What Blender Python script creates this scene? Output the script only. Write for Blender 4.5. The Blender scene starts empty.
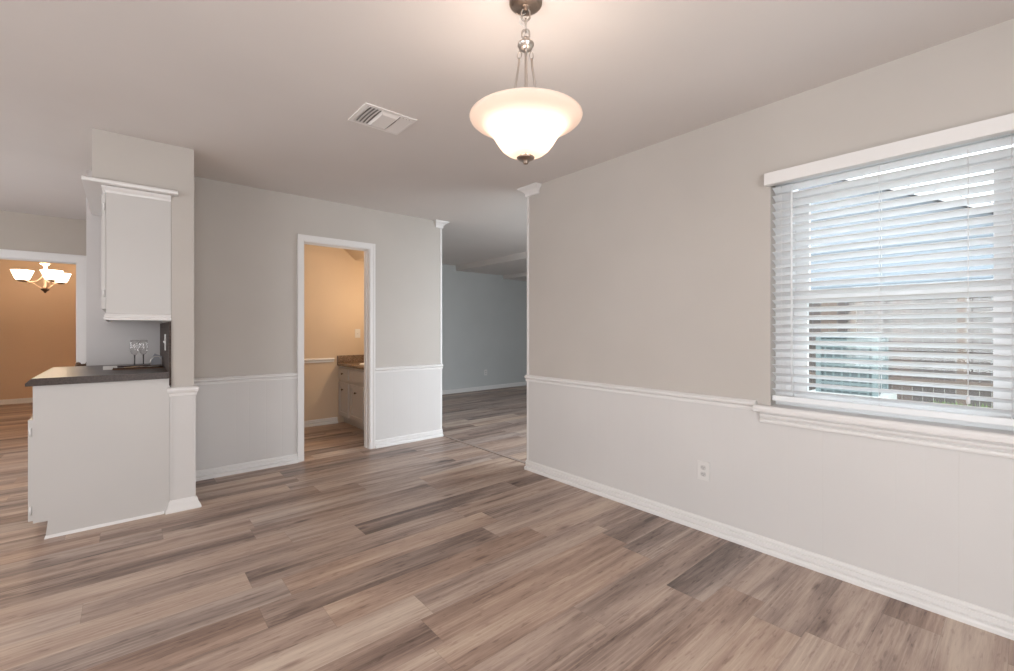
import bpy, bmesh, math, random
from mathutils import Vector, Matrix

random.seed(7)
SC = bpy.context.scene
COL = SC.collection
PI = math.pi

# ------------------------------------------------------------------ camera
cam_d = bpy.data.cameras.new('camera')
cam = bpy.data.objects.new('camera', cam_d)
COL.objects.link(cam)
SC.camera = cam
cam.location = (0, 0, 1.211)
cam.rotation_euler = (PI / 2, 0, -math.radians(40.549))
cam_d.sensor_fit = 'HORIZONTAL'
cam_d.sensor_width = 36.0
cam_d.lens = 446.77 / 1014 * 36.0
cam_d.shift_y = -(335.5 - 329.6) / 1014
cam_d.clip_start = 0.02

# ------------------------------------------------------------------ light
SC.view_settings.view_transform = 'Standard'
SC.view_settings.look = 'None'
SC.view_settings.gamma = 1
SC.view_settings.use_curve_mapping = False
SC.view_settings.exposure = -0.16

w = bpy.data.worlds.new('sky')
SC.world = w
w.use_nodes = True
bg = w.node_tree.nodes['Background']
bg.inputs[0].default_value = (0.88, 0.94, 1.0, 1)
bg.inputs[1].default_value = 5.0


def area(name, loc, rot, sx, sy, power, color, spread=180):
    d = bpy.data.lights.new(name, 'AREA')
    d.shape = 'RECTANGLE'; d.size = sx; d.size_y = sy
    d.energy = power; d.color = color; d.spread = math.radians(spread)
    o = bpy.data.objects.new(name, d); COL.objects.link(o)
    o.location = loc; o.rotation_euler = rot
    return o


def point(name, loc, power, color, radius=0.04):
    d = bpy.data.lights.new(name, 'POINT')
    d.energy = power; d.color = color; d.shadow_soft_size = radius
    o = bpy.data.objects.new(name, d); COL.objects.link(o)
    o.location = loc
    return o


# area fill lamps added behind and beside the camera, plus the living room's daylight
area('rear_fill', (0.2, -1.42, 1.15), (PI / 2 + 0.35, 0, 0), 2.0, 1.9, 34, (1.0, 0.925, 0.85))  # added fill behind the camera, tilted up towards the ceiling
area('left_fill', (-2.85, 0.6, 1.35), (PI / 2 + 0.2, 0, -PI / 2), 2.4, 1.6, 48, (1.0, 0.945, 0.905))  # added fill from the left to brighten the right wall
area('kitchen_fill', (-2.85, 4.9, 1.40), (PI / 2, 0, -PI / 2), 1.7, 1.2, 24, (1.0, 0.97, 0.96))  # added fill for the dark kitchen ceiling and counter
area('living_daylight', (4.1, 2.44, 1.30), (PI / 2 - 0.12, 0, 0), 2.0, 1.8, 34, (0.80, 0.91, 1.0))
point('bath_fill', (1.25, 5.0, 2.25), 6, (1.0, 0.84, 0.66), 0.08)  # added fill without a fixture, brightens the vanity front
point('vanity_bulb', (2.55, 5.05, 1.62), 19, (1.0, 0.82, 0.60), 0.03)


# ------------------------------------------------------------------ materials
def mat(name, col, rough=0.5, metal=0.0, spec=0.5):
    m = bpy.data.materials.new(name)
    m.use_nodes = True
    b = m.node_tree.nodes['Principled BSDF']
    b.inputs['Base Color'].default_value = (*col, 1)
    b.inputs['Roughness'].default_value = rough
    b.inputs['Metallic'].default_value = metal
    b.inputs['Specular IOR Level'].default_value = spec
    return m


def nd(m, kind, **kw):
    n = m.node_tree.nodes.new(kind)
    for k, v in kw.items():
        setattr(n, k, v)
    return n


def ln(m, a, b):
    m.node_tree.links.new(a, b)


def mth(m, op, a, b=None, c=None):
    n = nd(m, 'ShaderNodeMath', operation=op)
    for i, v in enumerate((a, b, c)):
        if v is None:
            continue
        if isinstance(v, (int, float)):
            n.inputs[i].default_value = v
        else:
            ln(m, v, n.inputs[i])
    return n.outputs[0]


def paint(name, col, rough=0.6, var=0.03, bump=0.02, scale=60, spec=0.3):
    """Rolled wall paint: a slight mottle and an orange-peel bump."""
    m = mat(name, col, rough, 0, spec)
    b = m.node_tree.nodes['Principled BSDF']
    g = nd(m, 'ShaderNodeNewGeometry')
    n = nd(m, 'ShaderNodeTexNoise'); n.inputs['Scale'].default_value = 1.7; n.inputs['Detail'].default_value = 3
    ln(m, g.outputs['Position'], n.inputs['Vector'])
    r = nd(m, 'ShaderNodeValToRGB')
    r.color_ramp.elements[0].position = 0.3; r.color_ramp.elements[1].position = 0.7
    r.color_ramp.elements[0].color = (*[c * (1 - var) for c in col], 1)
    r.color_ramp.elements[1].color = (*[min(1, c * (1 + var)) for c in col], 1)
    ln(m, n.outputs['Fac'], r.inputs['Fac']); ln(m, r.outputs['Color'], b.inputs['Base Color'])
    n2 = nd(m, 'ShaderNodeTexNoise'); n2.inputs['Scale'].default_value = scale; n2.inputs['Detail'].default_value = 2
    ln(m, g.outputs['Position'], n2.inputs['Vector'])
    bp = nd(m, 'ShaderNodeBump'); bp.inputs['Strength'].default_value = bump * 10; bp.inputs['Distance'].default_value = 0.001
    ln(m, n2.outputs['Fac'], bp.inputs['Height']); ln(m, bp.outputs['Normal'], b.inputs['Normal'])
    return m


def wood_floor():
    m = mat('plank_floor', (0.3, 0.25, 0.2), 0.38, 0, 0.4)
    b = m.node_tree.nodes['Principled BSDF']
    W, L = 0.178, 1.22
    g = nd(m, 'ShaderNodeNewGeometry')
    s = nd(m, 'ShaderNodeSeparateXYZ'); ln(m, g.outputs['Position'], s.inputs[0])
    x, y = s.outputs['X'], s.outputs['Y']
    yr = mth(m, 'DIVIDE', mth(m, 'ADD', y, 20 * W - 0.228), W)
    row = mth(m, 'FLOOR', yr)
    wn = nd(m, 'ShaderNodeTexWhiteNoise', noise_dimensions='1D'); ln(m, row, wn.inputs['W'])
    xr = mth(m, 'DIVIDE', mth(m, 'ADD', mth(m, 'ADD', x, 50), mth(m, 'MULTIPLY', wn.outputs['Value'], L)), L)
    colm = mth(m, 'FLOOR', xr)
    cv = nd(m, 'ShaderNodeCombineXYZ'); ln(m, row, cv.inputs[0]); ln(m, colm, cv.inputs[1])
    pn = nd(m, 'ShaderNodeTexWhiteNoise', noise_dimensions='3D'); ln(m, cv.outputs[0], pn.inputs['Vector'])
    pv = pn.outputs['Value']
    # grain coordinates, shifted plank by plank
    gx = mth(m, 'ADD', mth(m, 'MULTIPLY', x, 1.0), mth(m, 'MULTIPLY', pv, 37.0))
    gy = mth(m, 'ADD', y, mth(m, 'MULTIPLY', pv, 11.0))
    def coords(ax, ay):
        c = nd(m, 'ShaderNodeCombineXYZ')
        ln(m, mth(m, 'MULTIPLY', gx, ax), c.inputs[0]); ln(m, mth(m, 'MULTIPLY', gy, ay), c.inputs[1])
        ln(m, mth(m, 'MULTIPLY', pv, 9.0), c.inputs[2])
        return c.outputs[0]
    # broad streaks
    def noise(vec, det, rough, dist=0.0):
        n = nd(m, 'ShaderNodeTexNoise'); n.inputs['Scale'].default_value = 1; n.inputs['Detail'].default_value = det
        n.inputs['Roughness'].default_value = rough; n.inputs['Distortion'].default_value = dist
        ln(m, vec, n.inputs['Vector'])
        return n
    def ramp(src, p0, p1):
        k = nd(m, 'ShaderNodeMapRange'); k.inputs[1].default_value = p0; k.inputs[2].default_value = p1
        ln(m, src, k.inputs[0])
        return k.outputs[0]
    n1 = noise(coords(0.8, 8.0), 3, 0.5, 0.5)
    n3 = noise(coords(1.9, 30), 5, 0.68, 0.3)
    n2 = noise(coords(11, 230), 4, 0.7)
    # cathedral rings, only in patches
    wv = nd(m, 'ShaderNodeTexWave', wave_type='BANDS', bands_direction='Y', wave_profile='SIN')
    wv.inputs['Scale'].default_value = 2.2; wv.inputs['Distortion'].default_value = 9
    wv.inputs['Detail'].default_value = 2; wv.inputs['Detail Scale'].default_value = 0.55; wv.inputs['Detail Roughness'].default_value = 0.5
    ln(m, coords(0.55, 7), wv.inputs['Vector'])
    patch = ramp(noise(coords(1.6, 6.0), 2, 0.5).outputs['Fac'], 0.50, 0.62)
    rings = mth(m, 'MULTIPLY', mth(m, 'POWER', wv.outputs['Fac'], 3.0), patch)
    # knots and dark flecks
    vo = nd(m, 'ShaderNodeTexVoronoi'); vo.inputs['Scale'].default_value = 1
    ln(m, coords(2.8, 9.5), vo.inputs['Vector'])
    knots = mth(m, 'MULTIPLY', mth(m, 'SUBTRACT', 1.0, ramp(vo.outputs['Distance'], 0.03, 0.20)), ramp(vo.outputs['Color'], 0.45, 0.55))
    flecks = mth(m, 'SUBTRACT', 1.0, ramp(noise(coords(14, 70), 2, 0.5).outputs['Fac'], 0.30, 0.40))
    mix = mth(m, 'ADD', mth(m, 'MULTIPLY', n1.outputs['Fac'], 0.80),
              mth(m, 'ADD', mth(m, 'MULTIPLY', n3.outputs['Fac'], 0.50), mth(m, 'MULTIPLY', n2.outputs['Fac'], 0.28)))
    mix = mth(m, 'ADD', mth(m, 'SUBTRACT', mix, 0.10), mth(m, 'MULTIPLY', mth(m, 'SUBTRACT', pv, 0.5), 0.20))
    mix = mth(m, 'ADD', mix, mth(m, 'MULTIPLY', rings, 0.09))
    mix = mth(m, 'SUBTRACT', mix, mth(m, 'MULTIPLY', knots, 0.22))
    mix = mth(m, 'SUBTRACT', mix, mth(m, 'MULTIPLY', flecks, 0.10))
    cr = nd(m, 'ShaderNodeValToRGB')
    e = cr.color_ramp.elements
    e[0].position = 0.40; e[0].color = (0.105, 0.071, 0.058, 1)
    e[1].position = 0.96; e[1].color = (0.60, 0.49, 0.40, 1)
    k = e.new(0.56); k.color = (0.24, 0.17, 0.14, 1)
    k = e.new(0.74); k.color = (0.425, 0.315, 0.257, 1)
    ln(m, mix, cr.inputs['Fac'])
    # a warm or cool tint for each plank
    hs = nd(m, 'ShaderNodeHueSaturation')
    ln(m, cr.outputs['Color'], hs.inputs['Color'])
    ln(m, mth(m, 'ADD', 0.75, mth(m, 'MULTIPLY', pn.outputs['Color'], 0.45)), hs.inputs['Saturation'])
    hs.inputs['Value'].default_value = 1.0
    # joints
    fy = mth(m, 'FRACT', yr); fx = mth(m, 'FRACT', xr)
    jy = mth(m, 'LESS_THAN', mth(m, 'MINIMUM', fy, mth(m, 'SUBTRACT', 1.0, fy)), 0.0065)
    jx = mth(m, 'LESS_THAN', mth(m, 'MINIMUM', fx, mth(m, 'SUBTRACT', 1.0, fx)), 0.001)
    j = mth(m, 'MAXIMUM', jy, jx)
    mx = nd(m, 'ShaderNodeMix', data_type='RGBA')
    ln(m, mth(m, 'MULTIPLY', j, 0.22), mx.inputs[0]); ln(m, hs.outputs['Color'], mx.inputs[6])
    mx.inputs[7].default_value = (0.05, 0.04, 0.035, 1)
    ln(m, mx.outputs[2], b.inputs['Base Color'])
    ln(m, mth(m, 'ADD', 0.30, mth(m, 'MULTIPLY', n2.outputs['Fac'], 0.22)), b.inputs['Roughness'])
    bp = nd(m, 'ShaderNodeBump'); bp.inputs['Strength'].default_value = 0.25; bp.inputs['Distance'].default_value = 0.001
    ln(m, mth(m, 'SUBTRACT', mth(m, 'MULTIPLY', n2.outputs['Fac'], 0.6), mth(m, 'MULTIPLY', j, 1.5)), bp.inputs['Height'])
    ln(m, bp.outputs['Normal'], b.inputs['Normal'])
    return m


def speckle(name, c1, c2, scale, rough=0.3, spec=0.5):
    m = mat(name, c1, rough, 0, spec)
    b = m.node_tree.nodes['Principled BSDF']
    g = nd(m, 'ShaderNodeNewGeometry')
    n = nd(m, 'ShaderNodeTexNoise'); n.inputs['Scale'].default_value = scale; n.inputs['Detail'].default_value = 6
    ln(m, g.outputs['Position'], n.inputs['Vector'])
    r = nd(m, 'ShaderNodeValToRGB')
    r.color_ramp.elements[0].position = 0.35; r.color_ramp.elements[1].position = 0.65
    r.color_ramp.elements[0].color = (*c1, 1); r.color_ramp.elements[1].color = (*c2, 1)
    ln(m, n.outputs['Fac'], r.inputs['Fac']); ln(m, r.outputs['Color'], b.inputs['Base Color'])
    return m


def tile_mat(name, c1, c2, grout, sx):
    m = mat(name, c1, 0.6, 0, 0.25)
    b = m.node_tree.nodes['Principled BSDF']
    g = nd(m, 'ShaderNodeNewGeometry')
    s = nd(m, 'ShaderNodeSeparateXYZ'); ln(m, g.outputs['Position'], s.inputs[0])
    c = nd(m, 'ShaderNodeCombineXYZ'); ln(m, s.outputs['Y'], c.inputs[0]); ln(m, s.outputs['Z'], c.inputs[1])
    t = nd(m, 'ShaderNodeTexBrick'); t.offset = 0.5
    t.inputs['Color1'].default_value = (*c1, 1); t.inputs['Color2'].default_value = (*c2, 1); t.inputs['Mortar'].default_value = (*grout, 1)
    t.inputs['Scale'].default_value = sx; t.inputs['Mortar Size'].default_value = 0.02
    ln(m, c.outputs[0], t.inputs['Vector']); ln(m, t.outputs['Color'], b.inputs['Base Color'])
    return m


def emit(name, col, strength, base=(0.9, 0.85, 0.8)):
    m = mat(name, base, 0.4)
    b = m.node_tree.nodes['Principled BSDF']
    b.inputs['Emission Color'].default_value = (*col, 1)
    b.inputs['Emission Strength'].default_value = strength
    return m


def frosted(name, col):
    """Alabaster glass: half of the light goes through, half is scattered back."""
    m = mat(name, col, 0.35)
    nt = m.node_tree
    b = nt.nodes['Principled BSDF']
    out = nt.nodes['Material Output']
    t = nd(m, 'ShaderNodeBsdfTranslucent'); t.inputs['Color'].default_value = (*col, 1)
    mx = nd(m, 'ShaderNodeMixShader'); mx.inputs[0].default_value = 0.58
    ln(m, b.outputs[0], mx.inputs[1]); ln(m, t.outputs[0], mx.inputs[2]); ln(m, mx.outputs[0], out.inputs[0])
    return m


def pane_mat(name, tint, refl=0.07):
    m = bpy.data.materials.new(name); m.use_nodes = True
    nt = m.node_tree; nt.nodes.remove(nt.nodes['Principled BSDF'])
    t = nd(m, 'ShaderNodeBsdfTransparent'); t.inputs['Color'].default_value = (*tint, 1)
    g = nd(m, 'ShaderNodeBsdfGlossy'); g.inputs['Roughness'].default_value = 0.02
    f = nd(m, 'ShaderNodeLayerWeight'); f.inputs['Blend'].default_value = 0.25
    mx = nd(m, 'ShaderNodeMixShader')
    ln(m, mth(m, 'ADD', refl * 0.4, mth(m, 'MULTIPLY', f.outputs['Facing'], refl * 5)), mx.inputs[0])
    ln(m, t.outputs[0], mx.inputs[1]); ln(m, g.outputs[0], mx.inputs[2])
    ln(m, mx.outputs[0], nt.nodes['Material Output'].inputs[0])
    return m


M = {}
M['greige'] = paint('greige_wall_paint', (0.498, 0.462, 0.428))
M['ceiling'] = paint('ceiling_paint', (0.68, 0.64, 0.615), 0.75, 0.02, 0.03, 90)
M['white'] = paint('white_trim_paint', (0.73, 0.712, 0.70), 0.4, 0.015, 0.0, 40, 0.4)
M['panel'] = paint('white_wainscot_paint', (0.61, 0.59, 0.577), 0.45, 0.02, 0.008, 40, 0.4)
M['cabinet'] = paint('white_cabinet_paint', (0.54, 0.52, 0.502), 0.4, 0.02, 0.006, 40, 0.4)
M['orange'] = paint('apricot_wall_paint', (0.66, 0.47, 0.32), 0.6)
M['bathwall'] = paint('peach_wall_paint', (0.60, 0.475, 0.35), 0.6)
M['living'] = paint('blue_grey_wall_paint', (0.50, 0.51, 0.50), 0.6)
M['pantry'] = paint('pale_grey_wall_paint', (0.60, 0.575, 0.57), 0.6)
M['kitchen'] = paint('kitchen_wall_paint', (0.46, 0.41, 0.36), 0.6)
M['floor'] = wood_floor()
M['counter'] = speckle('dark_counter', (0.036, 0.023, 0.018), (0.07, 0.047, 0.038), 120, 0.3, 0.22)
M['splash'] = tile_mat('brown_splash_tile', (0.045, 0.03, 0.025), (0.075, 0.052, 0.043), (0.03, 0.024, 0.02), 12)
M['granite'] = speckle('brown_granite', (0.10, 0.065, 0.045), (0.28, 0.19, 0.13), 90, 0.25)
M['nickel'] = mat('brushed_nickel', (0.58, 0.53, 0.49), 0.32, 1.0)
M['darknickel'] = mat('aged_nickel', (0.36, 0.29, 0.24), 0.35, 1.0)
M['bronze'] = mat('dark_bronze', (0.10, 0.06, 0.04), 0.4, 0.9)
M['brass'] = mat('warm_nickel', (0.80, 0.58, 0.40), 0.35, 0.8)
M['frost'] = frosted('frosted_glass', (0.90, 0.81, 0.745))
M['shade'] = emit('lit_shade_glass', (1.0, 0.86, 0.68), 7.0)
M['bulb'] = emit('lit_bulb', (1.0, 0.88, 0.74), 8.0)
M['plastic'] = mat('white_plastic', (0.66, 0.64, 0.62), 0.35)
M['recept'] = mat('receptacle_grey', (0.54, 0.525, 0.51), 0.35)
M['slot'] = mat('dark_slot', (0.05, 0.045, 0.04), 0.6)
M['slat'] = mat('blind_slat_white', (0.76, 0.775, 0.79), 0.4)
M['vinyl'] = mat('window_vinyl', (0.78, 0.79, 0.80), 0.35)
M['cord'] = mat('blind_cord', (0.75, 0.75, 0.76), 0.8)
M['pane'] = pane_mat('window_pane', (0.94, 0.97, 0.97))
M['glass'] = pane_mat('clear_goblet_glass', (0.985, 0.98, 0.98), 0.05)
M['ventpaint'] = mat('vent_white', (0.78, 0.75, 0.73), 0.45)
M['ventdark'] = mat('vent_duct_dark', (0.22, 0.20, 0.19), 0.8)


# ------------------------------------------------------------------ mesh helpers
def box(bm, lo, hi, mi=0):
    x0, y0, z0 = lo; x1, y1, z1 = hi
    v = [bm.verts.new(p) for p in ((x0, y0, z0), (x1, y0, z0), (x1, y1, z0), (x0, y1, z0),
                                   (x0, y0, z1), (x1, y0, z1), (x1, y1, z1), (x0, y1, z1))]
    fs = []
    for q in ((0, 3, 2, 1), (4, 5, 6, 7), (0, 1, 5, 4), (1, 2, 6, 5), (2, 3, 7, 6), (3, 0, 4, 7)):
        f = bm.faces.new([v[i] for i in q]); fs.append(f)
        if callable(mi):
            f.normal_update(); f.material_index = mi(f.normal)
        else:
            f.material_index = mi
    return fs


def bevelled(bm, r, seg=2):
    bmesh.ops.bevel(bm, geom=list(bm.edges), offset=r, segments=seg, affect='EDGES', profile=0.6)


def lathe(bm, prof, n=32, c=(0, 0, 0), smooth=True, close=False):
    """prof: (radius, z) from one end to the other, turned about Z."""
    rings = []
    for r, z in prof:
        if r < 1e-5:
            rings.append([bm.verts.new((c[0], c[1], c[2] + z))])
        else:
            rings.append([bm.verts.new((c[0] + r * math.cos(2 * PI * i / n), c[1] + r * math.sin(2 * PI * i / n), c[2] + z)) for i in range(n)])
    for a, b in zip(rings[:-1], rings[1:]):
        for i in range(n):
            k = (i + 1) % n
            if len(a) == 1 and len(b) == 1:
                continue
            if len(a) == 1:
                f = bm.faces.new((a[0], b[k], b[i]))
            elif len(b) == 1:
                f = bm.faces.new((a[i], a[k], b[0]))
            else:
                f = bm.faces.new((a[i], a[k], b[k], b[i]))
            f.smooth = smooth
    return rings


def tube(bm, pts, r, n=8, closed=False, smooth=True, caps=True):
    pts = [Vector(p) for p in pts]
    rings = []
    N = len(pts)
    prev = None
    for i, p in enumerate(pts):
        if closed:
            t = (pts[(i + 1) % N] - pts[i - 1]).normalized()
        else:
            t = (pts[min(i + 1, N - 1)] - pts[max(i - 1, 0)]).normalized()
        if prev is None:
            a = t.orthogonal().normalized()
        else:
            a = (prev - t * prev.dot(t)).normalized()
        prev = a
        b = t.cross(a)
        rr = r[i] if isinstance(r, (list, tuple)) else r
        rings.append([bm.verts.new(p + (a * math.cos(2 * PI * k / n) + b * math.sin(2 * PI * k / n)) * rr) for k in range(n)])
    for i in range(N if closed else N - 1):
        A, B = rings[i], rings[(i + 1) % N]
        for k in range(n):
            f = bm.faces.new((A[k], A[(k + 1) % n], B[(k + 1) % n], B[k])); f.smooth = smooth
    if not closed and caps:
        bm.faces.new(rings[0][::-1]); bm.faces.new(rings[-1])


def prism(bm, poly, vec, smooth=False):
    """poly: closed list of 3D points, pushed along vec."""
    vec = Vector(vec)
    a = [bm.verts.new(p) for p in poly]
    b = [bm.verts.new(Vector(p) + vec) for p in poly]
    n = len(poly)
    bm.faces.new(a[::-1]); bm.faces.new(b)
    for i in range(n):
        f = bm.faces.new((a[i], a[(i + 1) % n], b[(i + 1) % n], b[i])); f.smooth = smooth


def obj(name, bm, m, parent=None, loc=None, smooth=None):
    bmesh.ops.recalc_face_normals(bm, faces=list(bm.faces))
    me = bpy.data.meshes.new(name)
    bm.to_mesh(me); bm.free()
    for k in (m if isinstance(m, (list, tuple)) else [m]):
        me.materials.append(k)
    o = bpy.data.objects.new(name, me)
    COL.objects.link(o)
    if parent:
        o.parent = parent
    if loc:
        o.location = loc
    return o


def B():
    return bmesh.new()


def tag(o, label=None, cat=None, group=None, kind=None):
    if label: o['label'] = label
    if cat: o['category'] = cat
    if group: o['group'] = group
    if kind: o['kind'] = kind
    return o


def thing(name, label, cat, loc=(0, 0, 0), rz=0, group=None):
    o = bpy.data.objects.new(name, None)
    COL.objects.link(o); o.location = loc; o.rotation_euler = (0, 0, rz)
    o.empty_display_size = 0.05
    return tag(o, label, cat, group)


def dup(root, loc, rz=0, label=None):
    r = root.copy(); COL.objects.link(r); r.location = loc; r.rotation_euler = (0, 0, rz)
    if label: r['label'] = label
    for ch in list(root.children):
        c = ch.copy(); COL.objects.link(c); c.parent = r
        for gch in list(ch.children):
            d = gch.copy(); COL.objects.link(d); d.parent = c
    return r


def struct(name, bm, m, parent=None, label=None):
    o = obj(name, bm, m, parent)
    o['kind'] = 'structure'
    if label: o['label'] = label
    return o


def mould(name, prof, p0, p1, out, m, parent=None):
    """A moulding: prof = (outwards, z) closed outline, run from p0 to p1 (xy); out = unit xy pointing off the wall."""
    bm = B()
    poly = [(p0[0] + out[0] * a, p0[1] + out[1] * a, z) for a, z in prof]
    prism(bm, poly, (p1[0] - p0[0], p1[1] - p0[1], 0))
    return struct(name, bm, m, parent)


BASE = [(0, 0), (0.030, 0), (0.030, 0.014), (0.025, 0.024), (0.010, 0.028), (0.014, 0.034), (0.014, 0.052), (0.008, 0.056), (0.012, 0.061), (0.011, 0.068), (0.006, 0.076), (0, 0.078)]
RAIL = [(0, 0.764), (0.016, 0.764), (0.018, 0.774), (0.018, 0.780), (0.013, 0.784), (0.027, 0.792), (0.030, 0.800), (0.030, 0.806), (0.020, 0.814), (0.016, 0.818), (0, 0.818)]

H = 2.44
XR, YB, YS = 2.667, 4.357, 3.71

# ------------------------------------------------------------------ floor, ceiling, walls
bm = B(); box(bm, (-3.1, -1.7, -0.06), (2.83, 2.3, 0)); box(bm, (-3.1, 2.3, -0.06), (7.6, 11.0, 0)); struct('floor', bm, M['floor'])
bm = B(); box(bm, (-3.1, -1.7, H), (2.83, 2.3, H + 0.08)); box(bm, (-3.1, 2.3, H), (7.6, 11.0, H + 0.08)); struct('ceiling', bm, M['ceiling'])

# window recess in the right wall
WY0, WY1, WZ0, WZ1 = -0.05, 0.915, 0.80, 2.046
WT = 0.165
bm = B()
box(bm, (XR, -1.6, 0), (XR + WT, WY0, H))
box(bm, (XR, WY0, 0), (XR + WT, WY1, WZ0 - 0.03))
box(bm, (XR, WY0, WZ1), (XR + WT, WY1, H))
box(bm, (XR, WY1, 0), (XR + WT, 2.3, H))
box(bm, (XR, 2.3, 0), (XR + 0.125, 2.822, H), lambda n: 1 if n.x > 0.5 else 0)
struct('wall_right', bm, [M['greige'], M['living']])

# back wall with the doorway to the bathroom
DX0, DX1, DZ = 1.246, 1.896, 2.037
bm = B()
f = lambda n: 1 if n.y > 0.5 else 0
box(bm, (0.36, YB, 0), (DX0, YB + 0.12, H), f)
box(bm, (DX0, YB, DZ), (DX1, YB + 0.12, H), f)
box(bm, (DX1, YB, 0), (2.725, YB + 0.12, H), f)
struct('wall_back', bm, [M['greige'], M['bathwall']])

# stub wall with the soffit over the kitchen cabinets
bm = B()
box(bm, (0.235, YS, 0), (0.36, 7.0, H), lambda n: 1 if n.x > 0.5 else 0)
box(bm, (-0.152, YS, 2.128), (0.235, 4.72, H))
struct('wall_stub', bm, [M['greige'], M['bathwall']])

bm = B()
box(bm, (-0.225, 4.72, 0), (0.235, 6.9, H))
struct('wall_pantry', bm, M['pantry'])
bm = B()
box(bm, (-3.0, 6.9, 0), (-1.45, 7.0, H), f)
box(bm, (-1.45, 6.9, 1.965), (-0.395, 7.0, H), f)
box(bm, (-0.395, 6.9, 0), (0.235, 7.0, H), f)
struct('wall_kitchen', bm, [M['kitchen'], M['orange']])
bm = B(); box(bm, (-3.0, 10.8, 0), (0.6, 10.9, H)); struct('wall_orange_far', bm, M['orange'])
bm = B(); box(bm, (0.5, 7.0, 0), (0.6, 10.8, H)); struct('wall_orange_right', bm, M['orange'])
# walls behind and left of the camera, with openings added to let light in
bm = B()
box(bm, (-3.0, -1.6, 0), (-0.8, -1.5, H)); box(bm, (1.2, -1.6, 0), (2.667, -1.5, H)); box(bm, (-0.8, -1.6, 2.1), (1.2, -1.5, H))
struct('wall_rear', bm, M['greige'])
bm = B()
box(bm, (-3.1, -1.6, 0), (-3.0, -0.6, H)); box(bm, (-3.1, 1.8, 0), (-3.0, 4.0, H)); box(bm, (-3.1, 5.8, 0), (-3.0, 10.9, H)); box(bm, (-3.1, 4.0, 0), (-3.0, 5.8, 0.8)); box(bm, (-3.1, 4.0, 2.05), (-3.0, 5.8, H))
box(bm, (-3.1, -0.6, 0), (-3.0, 1.8, 0.55)); box(bm, (-3.1, -0.6, 2.15), (-3.0, 1.8, H))
struct('wall_left', bm, M['greige'])
# bathroom
bm = B(); box(bm, (0.36, 5.85, 0), (2.66, 5.95, H)); struct('wall_bath_back', bm, M['bathwall'])
bm = B(); box(bm, (2.66, YB + 0.12, 0), (2.725, 5.95, H), lambda n: 1 if n.x > 0.5 else 0); struct('wall_bath_right', bm, [M['bathwall'], M['living']])
# living room
bm = B(); box(bm, (2.0, 7.14, 0), (7.6, 7.24, H)); struct('wall_living_far', bm, M['living'])
bm = B(); box(bm, (7.5, 2.35, 0), (7.6, 7.14, H)); struct('wall_living_right', bm, M['living'])
bm = B()
box(bm, (2.84, 2.25, 0), (3.1, 2.35, H)); box(bm, (5.1, 2.25, 0), (7.6, 2.35, H)); box(bm, (3.1, 2.25, 2.25), (5.1, 2.35, H))
struct('wall_living_near', bm, M['living'])
bm = B(); box(bm, (4.82, 2.35, 2.34), (7.5, 7.14, H)); struct('trim_1', bm, M['ceiling'], label='dropped ceiling band across the living room')
bm = B(); box(bm, (6.0, 2.35, 2.27), (7.5, 7.14, 2.339)); struct('trim_2', bm, M['ceiling'])

# glazing frames; all but the living-room door are added, unseen, for the fill light
def glazing(name, axis, a0, a1, z0, z1, c, n):
    bm = B(); t = 0.05
    def bx(u0, u1, w0, w1, d0, d1):
        if axis == 'x': box(bm, (u0, d0, w0), (u1, d1, w1))
        else: box(bm, (d0, u0, w0), (d1, u1, w1))
    bx(a0, a0 + t, z0, z1, c - 0.02, c + 0.02); bx(a1 - t, a1, z0, z1, c - 0.02, c + 0.02)
    bx(a0 + t, a1 - t, z0, z0 + t, c - 0.02, c + 0.02); bx(a0 + t, a1 - t, z1 - t, z1, c - 0.02, c + 0.02)
    for i in range(1, n):
        u = a0 + (a1 - a0) * i / n
        bx(u - 0.035, u + 0.035, z0 + t, z1 - t, c - 0.02, c + 0.02)
    return struct(name, bm, M['vinyl'])

glazing('added_door_3', 'x', -0.8, 1.2, 0.0, 2.1, -1.56, 2)  # unseen door added round the rear fill, opening sized for its light
glazing('added_window_2', 'y', -0.6, 1.8, 0.55, 2.15, -3.06, 2)  # unseen window added where the left fill lamp sits
glazing('added_window_3', 'y', 4.0, 5.8, 0.8, 2.05, -3.06, 2)  # unseen window added along with the kitchen fill lamp
glazing('door_4', 'x', 3.1, 5.1, 0.0, 2.25, 2.29, 2)


# ------------------------------------------------------------------ wainscot, chair rails, baseboards
def wainscot(name, p0, p1, out, z1, grooves, parent=None, th=0.006, d=0.0005, gw=0.005, z0=0.0):
    """One sheet of grooved panelling standing on the wall; grooves = distances from p0."""
    p0 = Vector((*p0, 0)); p1 = Vector((*p1, 0)); o = Vector((*out, 0))
    t = (p1 - p0); L = t.length; t.normalize()
    pts = [p0, p0 + o * th]
    for g in sorted(grooves):
        if gw < g < L - gw:
            pts += [p0 + t * (g - gw / 2) + o * th, p0 + t * g + o * (th - d), p0 + t * (g + gw / 2) + o * th]
    pts += [p1 + o * th, p1]
    bm = B()
    prism(bm, [(p.x, p.y, z0) for p in pts], (0, 0, z1 - z0))
    return struct(name, bm, M['panel'], parent)


def rnd_grooves(L, seed):
    r = random.Random(seed); out = []; s = 0
    while s < L:
        s += r.choice((0.10, 0.15, 0.2, 0.13)); out.append(s)
    return out


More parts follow.
